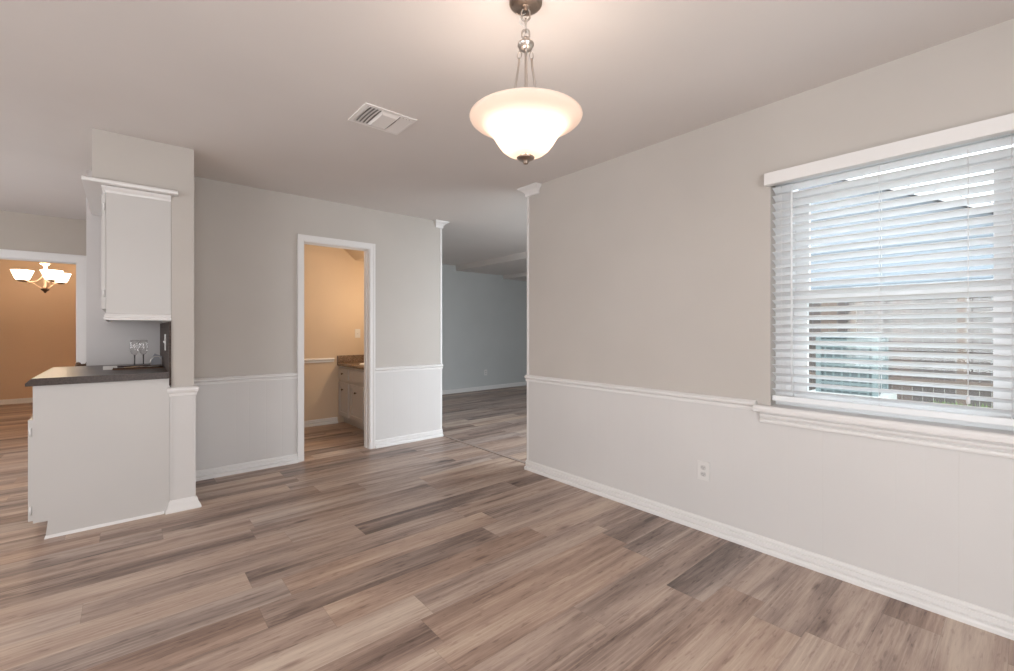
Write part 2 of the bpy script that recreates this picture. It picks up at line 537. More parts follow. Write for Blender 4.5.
wainscot('trim_3', (XR, 2.822), (XR, -1.5), (-1, 0), 0.764, rnd_grooves(4.3, 3))
wainscot('trim_4', (0.361, YB), (DX0 - 0.048, YB), (0, -1), 0.764, rnd_grooves(0.85, 4))
wainscot('trim_5', (DX1 + 0.048, YB), (2.725, YB), (0, -1), 0.764, rnd_grooves(0.8, 5))
BASE_ON = [(a + 0.0061, z) for a, z in BASE]; BASE_ON[0] = (0.0061, 0); BASE_ON[-1] = (0.0061, 0.078)
mould('baseboard_right', BASE_ON, (XR, 2.848), (XR, -1.5), (-1, 0), M['white'])
mould('baseboard_back', BASE_ON, (0.361, YB), (DX0 - 0.048, YB), (0, -1), M['white'])
mould('baseboard_back.001', BASE_ON, (DX1 + 0.048, YB), (2.75, YB), (0, -1), M['white'])
mould('trim_6', RAIL, (XR, 2.850), (XR, WY1 + 0.068), (-1, 0), M['white'])
mould('trim_7', RAIL, (XR, WY0 - 0.068), (XR, -1.5), (-1, 0), M['white'])
mould('trim_8', RAIL, (0.361, YB), (DX0 - 0.048, YB), (0, -1), M['white'])
mould('trim_9', RAIL, (DX1 + 0.048, YB), (2.752, YB), (0, -1), M['white'])
# corner boards on the two wall ends at the living-room opening
bm = B(); box(bm, (XR - 0.008, 2.8225, 0), (XR + 0.132, 2.845, H - 0.079)); bevelled(bm, 0.003); struct('trim_10', bm, M['white'])
bm = B(); box(bm, (2.7255, YB - 0.008, 0), (2.748, YB + 0.125, H - 0.079)); bevelled(bm, 0.003); struct('trim_11', bm, M['white'])


def capital(name, x0, x1, y0, y1, ex, z0):
    """A short piece of crown moulding wrapped round a wall end; ex = how far it grows at the top on (-x, +x, -y, +y)."""
    bm = B()
    steps = [(0.0, z0), (0.16, z0 + 0.002), (0.18, z0 + 0.013), (0.10, z0 + 0.016), (0.20, z0 + 0.030), (0.45, z0 + 0.048), (0.78, z0 + 0.060), (0.80, z0 + 0.064), (1.0, z0 + 0.066), (1.0, H - 0.001)]
    rings = []
    for k, z in steps:
        a, b, c, d = (e * k for e in ex)
        rings.append([bm.verts.new(p) for p in ((x0 - a, y0 - c, z), (x1 + b, y0 - c, z), (x1 + b, y1 + d, z), (x0 - a, y1 + d, z))])
    bm.faces.new(rings[0][::-1]); bm.faces.new(rings[-1])
    for A, Bq in zip(rings[:-1], rings[1:]):
        for i in range(4):
            bm.faces.new((A[i], A[(i + 1) % 4], Bq[(i + 1) % 4], Bq[i]))
    return struct(name, bm, M['white'])


capital('trim_12', XR - 0.009, XR + 0.133, 2.70, 2.8465, (0.055, 0.055, 0.03, 0.06), H - 0.078)
capital('trim_13', 2.665, 2.749, YB - 0.009, YB + 0.126, (0.03, 0.06, 0.055, 0.055), H - 0.078)
# floor transition strip
bm = B(); box(bm, (2.742, 2.85, 0.0), (2.778, YB - 0.01, 0.006)); bevelled(bm, 0.002); struct('trim_14', bm, mat('transition_strip', (0.34, 0.27, 0.23), 0.4))
# living room baseboard, kitchen and apricot-room baseboards, bath trim
mould('baseboard_living', BASE, (2.76, 7.14), (7.5, 7.14), (0, -1), M['white'])
mould('baseboard_far', BASE, (-3.0, 10.8), (0.5, 10.8), (0, -1), M['white'])
mould('trim_15', [(0, H - 0.09), (0.012, H - 0.09), (0.07, H - 0.02), (0.07, H), (0, H)], (-3.0, 10.8), (0.5, 10.8), (0, -1), M['ceiling'])
mould('baseboard_bath', BASE, (0.36, 5.85), (2.1, 5.85), (0, -1), M['white'])
mould('trim_16', [(a, z + 0.03) for a, z in RAIL], (0.36, 5.85), (2.055, 5.85), (0, -1), M['white'])

# stub-wall pilaster: panelled foot, cap and flared base
bm = B()
box(bm, (0.232, YS - 0.007, 0.0), (0.366, YS - 0.0005, 0.77))
box(bm, (0.228, YS - 0.0115, 0.08), (0.240, YS - 0.0071, 0.77)); box(bm, (0.3545, YS - 0.0115, 0.08), (0.368, YS - 0.0071, 0.77))
struct('trim_17', bm, M['panel'])
bm = B(); box(bm, (0.3605, YS, 0), (0.367, YB - 0.03, 0.77)); struct('trim_18', bm, M['panel'])


def collar(name, x0, x1, y0, y1, steps):
    bm = B(); rings = []
    for e, z in steps:
        rings.append([bm.verts.new(p) for p in ((x0 - e, y0 - e, z), (x1 + e, y0 - e, z), (x1 + e, y1, z), (x0 - e, y1, z))])
    bm.faces.new(rings[0][::-1]); bm.faces.new(rings[-1])
    for A, Bq in zip(rings[:-1], rings[1:]):
        for i in range(4):
            bm.faces.new((A[i], A[(i + 1) % 4], Bq[(i + 1) % 4], Bq[i]))
    return struct(name, bm, M['white'])


collar('trim_19', 0.228, 0.37, YS - 0.0115, YS - 0.0005, [(0.0, 0.766), (0.004, 0.768), (0.006, 0.785), (0.012, 0.795), (0.016, 0.806), (0.016, 0.818), (0.008, 0.826), (0.0, 0.828)])
collar('trim_20', 0.228, 0.372, YS - 0.0115, YS - 0.0005, [(0.026, 0.0), (0.026, 0.012), (0.018, 0.03), (0.010, 0.045), (0.008, 0.06), (0.003, 0.072), (0.0, 0.076)])


# ------------------------------------------------------------------ door casings
def casing(name, x0, x1, z1, y, out, depth, m, cw=0.058):
    """Casing boards round an opening plus the jamb lining."""
    bm = B(); s = -out
    y0, y1 = (y - 0.016, y - 0.0005) if out < 0 else (y + 0.0005, y + 0.016)
    poly = [(x0 - cw, 0), (x0 - cw, z1 + cw), (x1 + cw, z1 + cw), (x1 + cw, 0), (x1 - 0.006, 0), (x1 - 0.006, z1 - 0.006), (x0 + 0.006, z1 - 0.006), (x0 + 0.006, 0)]
    prism(bm, [(a, y0, b) for a, b in poly], (0, y1 - y0, 0))
    # raised outer bead
    poly2 = [(x0 - cw, 0), (x0 - cw, z1 + cw), (x1 + cw, z1 + cw), (x1 + cw, 0), (x1 + cw - 0.018, 0), (x1 + cw - 0.018, z1 + cw - 0.018), (x0 - cw + 0.018, z1 + cw - 0.018), (x0 - cw + 0.018, 0)]
    yy = y0 - 0.006 if out < 0 else y1
    prism(bm, [(a, yy, b) for a, b in poly2], (0, 0.006, 0))
    o = struct(name, bm, m)
    bm = B()
    ya, yb = y - 0.001, y + depth + 0.001
    t = 0.014
    poly3 = [(x0 + 0.0005, 0), (x0 + 0.0005, z1 - 0.0005), (x1 - 0.0005, z1 - 0.0005), (x1 - 0.0005, 0), (x1 - t, 0), (x1 - t, z1 - t), (x0 + t, z1 - t), (x0 + t, 0)]
    prism(bm, [(a, ya, b) for a, b in poly3], (0, yb - ya, 0))
    # door stop
    poly4 = [(x0 + t, 0), (x0 + t, z1 - t), (x1 - t, z1 - t), (x1 - t, 0), (x1 - t - 0.006, 0), (x1 - t - 0.006, z1 - t - 0.006), (x0 + t + 0.006, z1 - t - 0.006), (x0 + t + 0.006, 0)]
    prism(bm, [(a, y + depth * 0.45, b) for a, b in poly4], (0, 0.035, 0))
    struct('door_jamb', bm, m, o)
    return o


casing('door_1', DX0, DX1, DZ, YB, -1, 0.12, M['white'], 0.0475)
casing('door_2', -1.45, -0.395, 1.965, 6.9, -1, 0.10, M['white'], 0.075)

# pantry door on the hidden side of the pale grey wall: slab, casing, knob
bm = B()
box(bm, (-0.232, 4.90, 0.01), (-0.2255, 5.62, 2.0)); od = struct('door_5', bm, M['white'])
bm = B(); lathe(bm, [(0, 0), (0.026, 0.0), (0.026, 0.006), (0.011, 0.010), (0.010, 0.034), (0.022, 0.040), (0.027, 0.052), (0.024, 0.064), (0.012, 0.070), (0, 0.071)], 20)
kn = struct('door_knob', bm, M['bronze'], od); kn.rotation_euler = (0, -PI / 2, 0); kn.location = (-0.2321, 4.965, 0.925)

# ------------------------------------------------------------------ window
bm = B()
def frame_yz(bm, x0, x1, y0, y1, z0, z1, wy, wz0, wz1):
    poly_o = [(y0, z0), (y1, z0), (y1, z1), (y0, z1)]
    box(bm, (x0, y0, z0), (x1, y0 + wy, z1)); box(bm, (x0, y1 - wy, z0), (x1, y1, z1))
    box(bm, (x0, y0 + wy, z0), (x1, y1 - wy, z0 + wz0)); box(bm, (x0, y0 + wy, z1 - wz1), (x1, y1 - wy, z1))
frame_yz(bm, 2.742, 2.83, WY0 + 0.0005, WY1 - 0.0005, WZ0 - 0.029, WZ1 - 0.0005, 0.085, 0.05, 0.05)
win = struct('window_1', bm, M['vinyl'])
bm = B(); frame_yz(bm, 2.755, 2.785, WY0 + 0.086, WY1 - 0.086, 0.822, 1.415, 0.062, 0.05, 0.045); struct('window_sash', bm, M['vinyl'], win)
bm = B(); frame_yz(bm, 2.787, 2.817, WY0 + 0.086, WY1 - 0.086, 1.37, 1.949, 0.062, 0.045, 0.045); struct('window_sash', bm, M['vinyl'], win)
bm = B(); box(bm, (2.768, WY0 + 0.148, 0.872), (2.772, WY1 - 0.148, 1.37)); struct('window_pane', bm, M['pane'], win)
bm = B(); box(bm, (2.800, WY0 + 0.148, 1.415), (2.804, WY1 - 0.148, 1.904)); struct('window_pane', bm, M['pane'], win)
# stool with horns and a stepped apron
bm = B()
prism(bm, [(2.615, WY0 - 0.068, 0.768), (2.620, WY0 - 0.068, 0.764), (2.6665, WY0 - 0.068, 0.764), (2.6665, WY0 - 0.068, 0.80), (2.625, WY0 - 0.068, 0.80), (2.617, WY0 - 0.068, 0.795), (2.613, WY0 - 0.068, 0.785)], (0, WY1 - WY0 + 0.136, 0))
box(bm, (2.6665, WY0 + 0.001, 0.771), (2.7415, WY1 - 0.001, 0.80))
struct('window_sill', bm, M['white'], win)
bm = B()
poly = [(0.0061, 0.704), (0.020, 0.704), (0.024, 0.712), (0.024, 0.722), (0.012, 0.727), (0.018, 0.732), (0.026, 0.740), (0.028, 0.750), (0.020, 0.756), (0.020, 0.7635), (0.0061, 0.7635)]
prism(bm, [(XR - a, WY0 - 0.045, z) for a, z in poly], (0, WY1 - WY0 + 0.09, 0))
struct('window_apron', bm, M['white'], win)

# ------------------------------------------------------------------ blind
BX = 2.700
bl = thing('window_blind', 'white horizontal slat blind with valance covering the window on the right wall', 'blind', (BX, 0, 0.83))
L0, L1 = WY0 + 0.006, WY1 - 0.006
bm = B(); box(bm, (2.618 - BX, WY0 - 0.018, 1.987 - 0.83), (2.6655 - BX, WY1 + 0.016, 2.052 - 0.83)); bevelled(bm, 0.004); obj('valance', bm, M['white'], bl)
bm = B(); box(bm, (-0.028, L0, 1.998 - 0.83), (0.028, L1, 2.04 - 0.83)); bevelled(bm, 0.003); obj('headrail', bm, M['slat'], bl)
bm = B(); box(bm, (-0.025, L0, -0.004), (0.025, L1, 0.026)); bevelled(bm, 0.004); obj('bottom_rail', bm, M['slat'], bl)
NS, PITCH = 26, 0.0435
TILT = math.radians(25)
bm = B()
prof = []
for i in range(9):
    u = -0.025 + 0.05 * i / 8
    prof.append((u, 0.0025 * (1 - (u / 0.025) ** 2)))
poly = [(u, z) for u, z in prof] + [(u, z - 0.0026) for u, z in prof[::-1]]
ct, st = math.cos(-TILT), math.sin(-TILT)
prism(bm, [(u * ct - z * st, L0, u * st + z * ct) for u, z in poly], (0, L1 - L0, 0))
sl = obj('slat', bm, M['slat'], bl)
sl.location = (0, 0, 0.052)
for i in range(1, NS):
    c = sl.copy(); COL.objects.link(c); c.parent = bl
    c.location = (0, 0, 0.052 + PITCH * i)
for y in (0.862, 0.455, 0.045):
    bm = B()
    tube(bm, [(-0.0262, y, 0.022), (-0.0262, y, 1.166)], 0.0011, 6)
    obj('ladder_cord', bm, M['cord'], bl)
    bm = B()
    tube(bm, [(0.0262, y, 0.022), (0.0262, y, 1.166)], 0.0011, 6)
    obj('ladder_cord', bm, M['cord'], bl)
bm = B(); tube(bm, [(-0.036, 0.165, 1.13), (-0.034, 0.165, 0.10)], 0.0013, 6); lathe(bm, [(0, 0), (0.006, 0.003), (0.007, 0.02), (0.003, 0.032), (0, 0.033)], 12, (-0.034, 0.165, 0.07)); obj('lift_cord', bm, M['cord'], bl)
bm = B(); tube(bm, [(-0.032, 0.81, 1.14), (-0.042, 0.81, 1.10), (-0.042, 0.81, 0.05)], [0.002, 0.0042, 0.0042], 8); obj('tilt_wand', bm, M['slat'], bl)

# ------------------------------------------------------------------ pendant lamp
PX, PY = 1.143, 1.228
pl = thing('pendant_lamp', 'lit pendant lamp with frosted glass bowl hanging on a nickel chain from the ceiling', 'pendant lamp', (PX, PY, 0))
bm = B(); lathe(bm, [(0, H - 0.0005), (0.062, H - 0.0005), (0.062, H - 0.008), (0.058, H - 0.013), (0.044, H - 0.018), (0.02, H - 0.021), (0.012, H - 0.023), (0.009, H - 0.032), (0, H - 0.033)], 36); obj('canopy', bm, M['darknickel'], pl)
def link(cz, ln_, wd, rot, r=0.0034):
    bm = B(); pts = []
    for i in range(20):
        a = 2 * PI * (i + 0.5) / 20
        x = wd * math.cos(a); z = (ln_ - wd) * (1 if math.sin(a) > 0 else -1) + wd * math.sin(a)
        pts.append((x * math.cos(rot), x * math.sin(rot), cz + z))
    tube(bm, pts, r, 6, closed=True)
    return obj('chain_link', bm, M['nickel'], pl)
# flat of the first link turned to the room's diagonal
link(2.392, 0.023, 0.016, -0.7); link(2.351, 0.023, 0.016, -0.7 + PI / 2); link(2.317, 0.019, 0.014, -0.7)
bm = B(); tube(bm, [(0.004, 0.006, 2.402), (-0.016, 0.014, 2.385), (-0.020, 0.010, 2.355), (-0.006, -0.006, 2.335), (0.014, -0.008, 2.318), (0.010, 0.004, 2.298)], 0.0018, 6); obj('power_cord', bm, M['plastic'], pl)
bm = B(); lathe(bm, [(0, 2.308), (0.010, 2.307), (0.013, 2.298), (0.012, 2.292), (0.018, 2.288), (0.030, 2.284), (0.031, 2.276), (0.027, 2.273), (0.025, 2.264), (0.014, 2.261), (0, 2.260)], 28); obj('hub', bm, M['nickel'], pl)
bm = B(); tube(bm, [(0, 0, 2.262), (0, 0, 1.862)], 0.0048, 10); obj('stem', bm, M['nickel'], pl)
for k in range(3):
    a = -0.15 + 2 * PI * k / 3
    c, s = math.cos(a), math.sin(a)
    bm = B()
    tube(bm, [(c * (0.026 + 0.009 * math.cos(t)), s * (0.026 + 0.009 * math.cos(t)), 2.247 + 0.013 * math.sin(t)) for t in [2 * PI * i / 14 for i in range(14)]], 0.0022, 6, closed=True)
    obj('hook', bm, M['nickel'], pl)
    bm = B(); pts = [(0.027 * c, 0.027 * s, 2.236), (0.031 * c, 0.031 * s, 2.20), (0.046 * c, 0.046 * s, 2.12), (0.066 * c, 0.066 * s, 2.02), (0.088 * c, 0.088 * s, 1.915)]
    tube(bm, pts, 0.0042, 8); obj('rod', bm, M['nickel'], pl)
prof = [(0.024, 1.862), (0.050, 1.866), (0.072, 1.874), (0.090, 1.888), (0.104, 1.906), (0.115, 1.924), (0.126, 1.941), (0.140, 1.957), (0.160, 1.972), (0.182, 1.984), (0.200, 1.993), (0.208, 2.000), (0.2105, 2.006)]
inner = [(r - 0.005, z + 0.004) for r, z in prof[::-1]]
inner[0] = (0.2065, 2.0065)
bm = B(); lathe(bm, prof + inner, 56); obj('glass_bowl', bm, M['frost'], pl)
bm = B(); lathe(bm, [(0, 1.866), (0.012, 1.866), (0.029, 1.8595), (0.034, 1.855), (0.029, 1.850), (0.012, 1.846), (0.008, 1.844), (0.0085, 1.842), (0.011, 1.838), (0.008, 1.832), (0, 1.830)], 28); obj('finial', bm, M['darknickel'], pl)
for k in range(3):
    a = 0.9 + 2 * PI * k / 3
    c, s = 0.050 * math.cos(a), 0.050 * math.sin(a)
    bm = B(); lathe(bm, [(0, 1.884), (0.012, 1.886), (0.014, 1.896), (0.022, 1.912), (0.025, 1.928), (0.020, 1.945), (0.010, 1.952), (0, 1.953)], 18, (c, s, 0)); obj('bulb', bm, M['bulb'], pl)
    point('pendant_bulb', (PX + c * 1.5, PY + s * 1.5, 1.955), 2.1, (1.0, 0.88, 0.78), 0.02)

# ------------------------------------------------------------------ ceiling vent
vt = thing('ceiling_vent', 'white three way air register set in the ceiling left of the pendant lamp', 'air vent', (0.99, 2.33, H))
vw, vd = 0.31, 0.255
bm = B()
t = 0.022
for lo, hi in (((0, 0), (vw, t)), ((0, vd - t), (vw, vd)), ((0, t), (t, vd - t)), ((vw - t, t), (vw, vd - t))):
    box(bm, (*lo, -0.007), (*hi, -0.0005))
obj('frame', bm, M['ventpaint'], vt)
bm = B(); box(bm, (t, t, -0.0025), (vw - t, vd - t, -0.0008)); obj('backing', bm, M['ventdark'], vt)
# raised centre pan
bm = B()
a = [bm.verts.new(p) for p in ((0.105, t, -0.004), (0.215, t, -0.004), (0.215, vd - t, -0.004), (0.105, vd - t, -0.004))]
b = [bm.verts.new(p) for p in ((0.115, 0.045, -0.016), (0.205, 0.045, -0.016), (0.205, vd - 0.045, -0.016), (0.115, vd - 0.045, -0.016))]
bm.faces.new(a); bm.faces.new(b)
for i in range(4): bm.faces.new((a[i], a[(i + 1) % 4], b[(i + 1) % 4], b[i]))
obj('centre_panel', bm, M['ventpaint'], vt)
for x0, sgn in ((0.036, -1), (0.056, -1), (0.076, -1), (0.096, -1), (0.219, 1), (0.239, 1), (0.259, 1), (0.278, 1)):
    bm = B()
    for_pts = []
    n = 8
    vs = []
    for i in range(n + 1):
        y = t + (vd - 2 * t) * i / n
        bow = sgn * 0.004 * math.sin(PI * i / n)
        vs.append([bm.verts.new((x0 + bow, y, -0.004)), bm.verts.new((x0 + bow + sgn * 0.0145, y, -0.010)), bm.verts.new((x0 + bow + sgn * 0.0145, y, -0.0115)), bm.verts.new((x0 + bow, y, -0.0055))])
    for p, q in zip(vs[:-1], vs[1:]):
        for i in range(4): bm.faces.new((p[i], p[(i + 1) % 4], q[(i + 1) % 4], q[i]))
    bm.faces.new(vs[0]); bm.faces.new(vs[-1][::-1])
    obj('louver', bm, M['ventpaint'], vt)


# ------------------------------------------------------------------ outlets and switches
def outlet(name, loc, rz, label, kind='outlet', m=None):
    """Plate in local xz, facing local -y."""
    m = m or M['plastic']
    t = thing(name, label, kind, loc, rz)
    bm = B(); box(bm, (-0.037, -0.006, -0.058), (0.037, -0.0004, 0.058)); bevelled(bm, 0.003); obj('plate', bm, m, t)
    if kind == 'outlet':
        for z in (-0.02, 0.02):
            bm = B(); prism(bm, [(0.017 * math.cos(a) * (1), -0.0085, z + max(-0.0135, min(0.0135, 0.017 * math.sin(a)))) for a in [2 * PI * i / 24 for i in range(24)]], (0, 0.0024, 0)); r = obj('receptacle', bm, M['recept'], t)
            for sx, hh in ((-0.006, 0.0045), (0.006, 0.0035)):
                bm = B(); box(bm, (sx - 0.0012, -0.0092, z + 0.002 - hh), (sx + 0.0012, -0.0086, z + 0.002 + hh)); obj('slot', bm, M['slot'], r)
            bm = B(); lathe(bm, [(0, -0.0003), (0.0022, -0.0003), (0.0022, 0.0003), (0, 0.0003)], 10); g = obj('slot', bm, M['slot'], r); g.location = (0, -0.0089, z - 0.008); g.rotation_euler = (PI / 2, 0, 0)
    else:
        bm = B(); prism(bm, [(-0.005, -0.0062, -0.011), (-0.005, -0.0062, 0.011), (-0.005, -0.016, 0.009), (-0.005, -0.012, -0.002)], (0.01, 0, 0)); obj('toggle', bm, m, t)
    for z in ((0.0,) if kind == 'outlet' else (-0.03, 0.03)):
        bm = B(); lathe(bm, [(0, 0), (0.003, 0), (0.0025, 0.001), (0, 0.0013)], 10); g = obj('screw', bm, m, t); g.location = (0, -0.0061, z); g.rotation_euler = (PI / 2, 0, 0)
    return t


outlet('wall_outlet', (XR - 0.0062, 1.28, 0.358), -PI / 2, 'white duplex wall outlet on the white wainscot under the window', 'outlet')
outlet('wall_outlet', (5.54, 7.1395, 0.345), 0, 'small grey outlet low on the far blue-grey living room wall', 'outlet')
outlet('light_switch', (2.37, 5.8495, 1.16), 0, 'ivory wall switch above the bathroom vanity counter', 'switch')

# ------------------------------------------------------------------ kitchen base cabinet
KX0, KX1, KY0, KY1 = -0.40, 0.2275, 3.708, 4.715
bc = thing('base_cabinet', 'white base cabinet with plain end panel below the dark countertop', 'cabinet', (0, 0, 0))
bm = B()
poly = [(KX0, 0.10), (KX0, 0.888), (KX1, 0.888), (KX1, 0.0), (KX0 + 0.055, 0.0), (KX0 + 0.05, 0.0), (KX0 + 0.06, 0.10)]
poly = [(KX0, 0.10), (KX0, 0.888), (KX1, 0.888), (KX1, 0.0), (KX0 + 0.05, 0.0), (KX0 + 0.06, 0.10)]
prism(bm, [(x, KY0, z) for x, z in poly], (0, KY1 - KY0, 0))
obj('body', bm, M['cabinet'], bc)
bm = B(); prism(bm, [(KX0 + 0.045, KY0 - 0.012, 0.0), (KX1 - 0.03, KY0 - 0.012, 0.0), (KX1 - 0.03, KY0 - 0.006, 0.016), (KX0 + 0.050, KY0 - 0.006, 0.016)], (0, 0.0055, 0)); obj('shoe_moulding', bm, M['white'], bc)


def shaker(bm, x1, th, y0, y1, z0, z1, b=0.055):
    """Door facing -x, its back at x1: chamfered frame and sunk panel."""
    box(bm, (x1 - th, y0, z0), (x1, y0 + b, z1)); box(bm, (x1 - th, y1 - b, z0), (x1, y1, z1))
    box(bm, (x1 - th, y0 + b, z0), (x1, y1 - b, z0 + b)); box(bm, (x1 - th, y0 + b, z1 - b), (x1, y1 - b, z1))
    box(bm, (x1 - th * 0.5, y0 + b, z0 + b), (x1 - 0.001, y1 - b, z1 - b))


for y0, y1, hy in ((3.725, 4.205, 4.17), (4.215, 4.70, 4.25)):
    bm = B(); shaker(bm, KX0 - 0.001, 0.02, y0, y1, 0.11, 0.69); d = obj('door', bm, M['cabinet'], bc)
    bm = B(); lathe(bm, [(0, 0), (0.005, 0), (0.005, 0.012), (0.013, 0.018), (0.014, 0.024), (0.008, 0.029), (0, 0.03)], 16); k = obj('knob', bm, M['nickel'], d); k.location = (KX0 - 0.021, hy, 0.64); k.rotation_euler = (0, -PI / 2, 0)
    if y0 < 4:
        for z in (0.17, 0.62):
            bm = B(); tube(bm, [(KX0 - 0.011, y0 - 0.004, z - 0.025), (KX0 - 0.011, y0 - 0.004, z + 0.025)], 0.004, 10); obj('hinge', bm, M['white'], d)

# countertop: one slab with a bevelled nose
ct_ = B()
poly = [(-0.428, 0.889), (-0.428, 0.905), (-0.404, 0.932), (0.222, 0.932), (0.222, 0.889)]
prism(ct_, [(x, 3.682, z) for x, z in poly], (0, 4.717 - 3.682, 0))
tag(obj('countertop', ct_, M['counter']), 'dark brown countertop with slanted edge on the white kitchen base cabinet', 'countertop')

# backsplash tiles on the stub wall and its edge strip
bm = B(); box(bm, (0.2235, 3.700, 0.889), (0.2345, 4.717, 1.262)); box(bm, (0.2235, 3.695, 0.84), (0.2345, 3.7065, 0.889))
struct('trim_21', bm, M['splash'], label='dark brown tiled backsplash')

# ------------------------------------------------------------------ upper cabinet
uc = thing('upper_cabinet', 'white wall cabinet with plain end panel hung under the soffit', 'wall cabinet', (0, 0, 1.275))
UZ0, UZ1 = 0.03, 0.815
bm = B()
box(bm, (-0.088, 3.712, UZ0), (0.2335, 4.70, UZ1))
obj('body', bm, M['cabinet'], uc)


def wrap(prof, x0, x1, y0, y1):
    """Moulding round the end (-y) and front (-x) of the cabinet; prof = (outwards, z)."""
    bm = B(); rings = []
    for e, z in prof:
        rings.append([bm.verts.new(p) for p in ((x1, y0 - e, z), (x0 - e, y0 - e, z), (x0 - e, y1, z))])
    for A, Bq in zip(rings, rings[1:] + rings[:1]):
        for i in range(2):
            bm.faces.new((A[i], A[i + 1], Bq[i + 1], Bq[i]))
    bm.faces.new([r[0] for r in rings]); bm.faces.new([r[2] for r in rings][::-1])
    return bm


obj('crown_moulding', wrap([(0.0005, UZ1 - 0.03), (0.004, UZ1 - 0.03), (0.006, UZ1 - 0.018), (0.016, UZ1 - 0.006), (0.020, UZ1 + 0.002), (0.020, UZ1 + 0.008), (0.0005, UZ1 + 0.008)], -0.0885, 0.2335, 3.7115, 4.70), M['white'], uc)
obj('base_moulding', wrap([(0.0005, -0.004), (0.010, -0.004), (0.012, 0.006), (0.008, 0.014), (0.010, 0.022), (0.004, 0.034), (0.0005, 0.036)], -0.0885, 0.2335, 3.7115, 4.70), M['white'], uc)
for y0, y1, hy in ((3.735, 4.205, 4.17), (4.215, 4.69, 4.25)):
    bm = B(); shaker(bm, -0.0895, 0.020, y0, y1, UZ0 + 0.035, UZ1 - 0.04); d = obj('door', bm, M['cabinet'], uc)
    if y0 < 4:
        for z in (0.16, 0.70):
            bm = B(); tube(bm, [(-0.099, y0 - 0.004, z - 0.02), (-0.099, y0 - 0.004, z + 0.02)], 0.004, 10); obj('hinge', bm, M['white'], d)
# moulded ledge under the soffit
bm = B()
poly = [(3.655, 2.100), (3.648, 2.104), (3.646, 2.113), (3.648, 2.122), (3.655, 2.1265), (4.72, 2.1265), (4.72, 2.100)]
prism(bm, [(-0.195, y, z) for y, z in poly], (0.462, 0, 0))
tr = [f for f in bm.faces]
bmesh.ops.bisect_plane(bm, geom=list(bm.verts) + list(bm.edges) + list(bm.faces), plane_co=(0.2345, 0, 0), plane_no=(1, 0, 0))
for v in list(bm.verts):
    if v.co.x > 0.236 and v.co.y > 3.71:
        v.co.y = 3.709
struct('trim_22', bm, M['white'], label='white moulded ledge under the soffit')

# ------------------------------------------------------------------ things on the counter
CZ = 0.932
wg = thing('wine_glass', 'left stemmed wine glass of the two standing on the dark countertop', 'wine glass', (0.056, 4.345, CZ), 0, 'wine glasses on the countertop')
bm = B()
outer = [(0, 0), (0.028, 0.0005), (0.030, 0.002), (0.018, 0.005), (0.006, 0.010), (0.0042, 0.018)]
lathe(bm, outer + [(0, 0.019)], 28); obj('foot', bm, M['glass'], wg)
bm = B(); lathe(bm, [(0, 0.017), (0.0042, 0.0172), (0.0038, 0.05), (0.0045, 0.082), (0.006, 0.088), (0, 0.089)], 16); obj('stem', bm, mat('dark_glass_stem', (0.10, 0.09, 0.09), 0.1, 0, 0.8), wg)
bm = B()
bo = [(0.004, 0.087), (0.012, 0.091), (0.021, 0.102), (0.0265, 0.120), (0.0285, 0.142), (0.0275, 0.172), (0.025, 0.200)]
lathe(bm, [(0, 0.0865)] + bo + [(r - 0.0012, z + 0.0012) for r, z in bo[::-1]] + [(0, 0.0895)], 32)
obj('bowl', bm, M['glass'], wg)
dup(wg, (0.108, 4.39, CZ), 0, 'right stemmed wine glass of the two, nearer the brown tiled backsplash')

tr = thing('serving_tray', 'long dark serving tray lying on the countertop in front of the wine glasses', 'tray', (0.09, 4.19, CZ), 0.0)
bm = B(); box(bm, (-0.155, -0.10, 0.0), (0.125, 0.10, 0.007)); bevelled(bm, 0.002); obj('tray_base', bm, M['bronze'], tr)
bm = B()
tube(bm, [(-0.150, -0.095, 0.010), (0.12, -0.095, 0.010), (0.12, 0.095, 0.010), (-0.150, 0.095, 0.010)], 0.004, 8, closed=True); obj('tray_rim', bm, M['bronze'], tr)
for i, (dx, dy, lab) in enumerate(((-0.06, -0.02, 'brass spoon lying on the left of the dark serving tray'), (0.03, -0.03, 'silver spoon lying on the right of the dark serving tray'))):
    sp = thing('spoon', lab, 'spoon', (0.09 + dx, 4.20 + dy, CZ + 0.0095), 0.25 * (1 - 2 * i), 'spoons on the tray')
    mm = M['brass'] if i == 0 else M['nickel']
    bm = B(); tube(bm, [(0.0, 0, 0.001), (0.05, 0, 0.004), (0.075, 0, 0.003)], [0.0025, 0.0015, 0.002], 8); obj('handle', bm, mm, sp)
    bm = B(); bmesh.ops.create_uvsphere(bm, u_segments=16, v_segments=8, radius=1.0)
    for v in bm.verts: v.co = Vector((v.co.x * 0.02 - 0.018, v.co.y * 0.012, v.co.z * 0.003 + 0.001))
    obj('spoon_bowl', bm, mm, sp)
bm = B()
prism(bm, [(-0.034, -0.02, 0.0), (0.034, -0.02, 0.0), (0.034, 0.0, 0.030), (0.032, 0.0, 0.031), (0.031, -0.017, 0.002), (-0.031, -0.017, 0.002), (-0.032, 0.0, 0.031), (-0.034, 0.0, 0.030)], (0, 0.001, 0)) if False else None
prism(bm, [(0, -0.022, 0.0), (0, 0.0, 0.024), (0, 0.022, 0.0), (0, 0.0205, 0.0), (0, 0.0, 0.0222), (0, -0.0205, 0.0)], (0.075, 0, 0))
o = obj('folded_card', bm, M['plastic']); o.location = (-0.115, 4.18, CZ); tag(o, 'small white folded card standing on the countertop left of the tray', 'card')
sw = outlet('light_switch', (0.2233, 4.02, 1.12), -PI / 2, 'white switch plate on the dark tiled backsplash above the counter', 'switch')
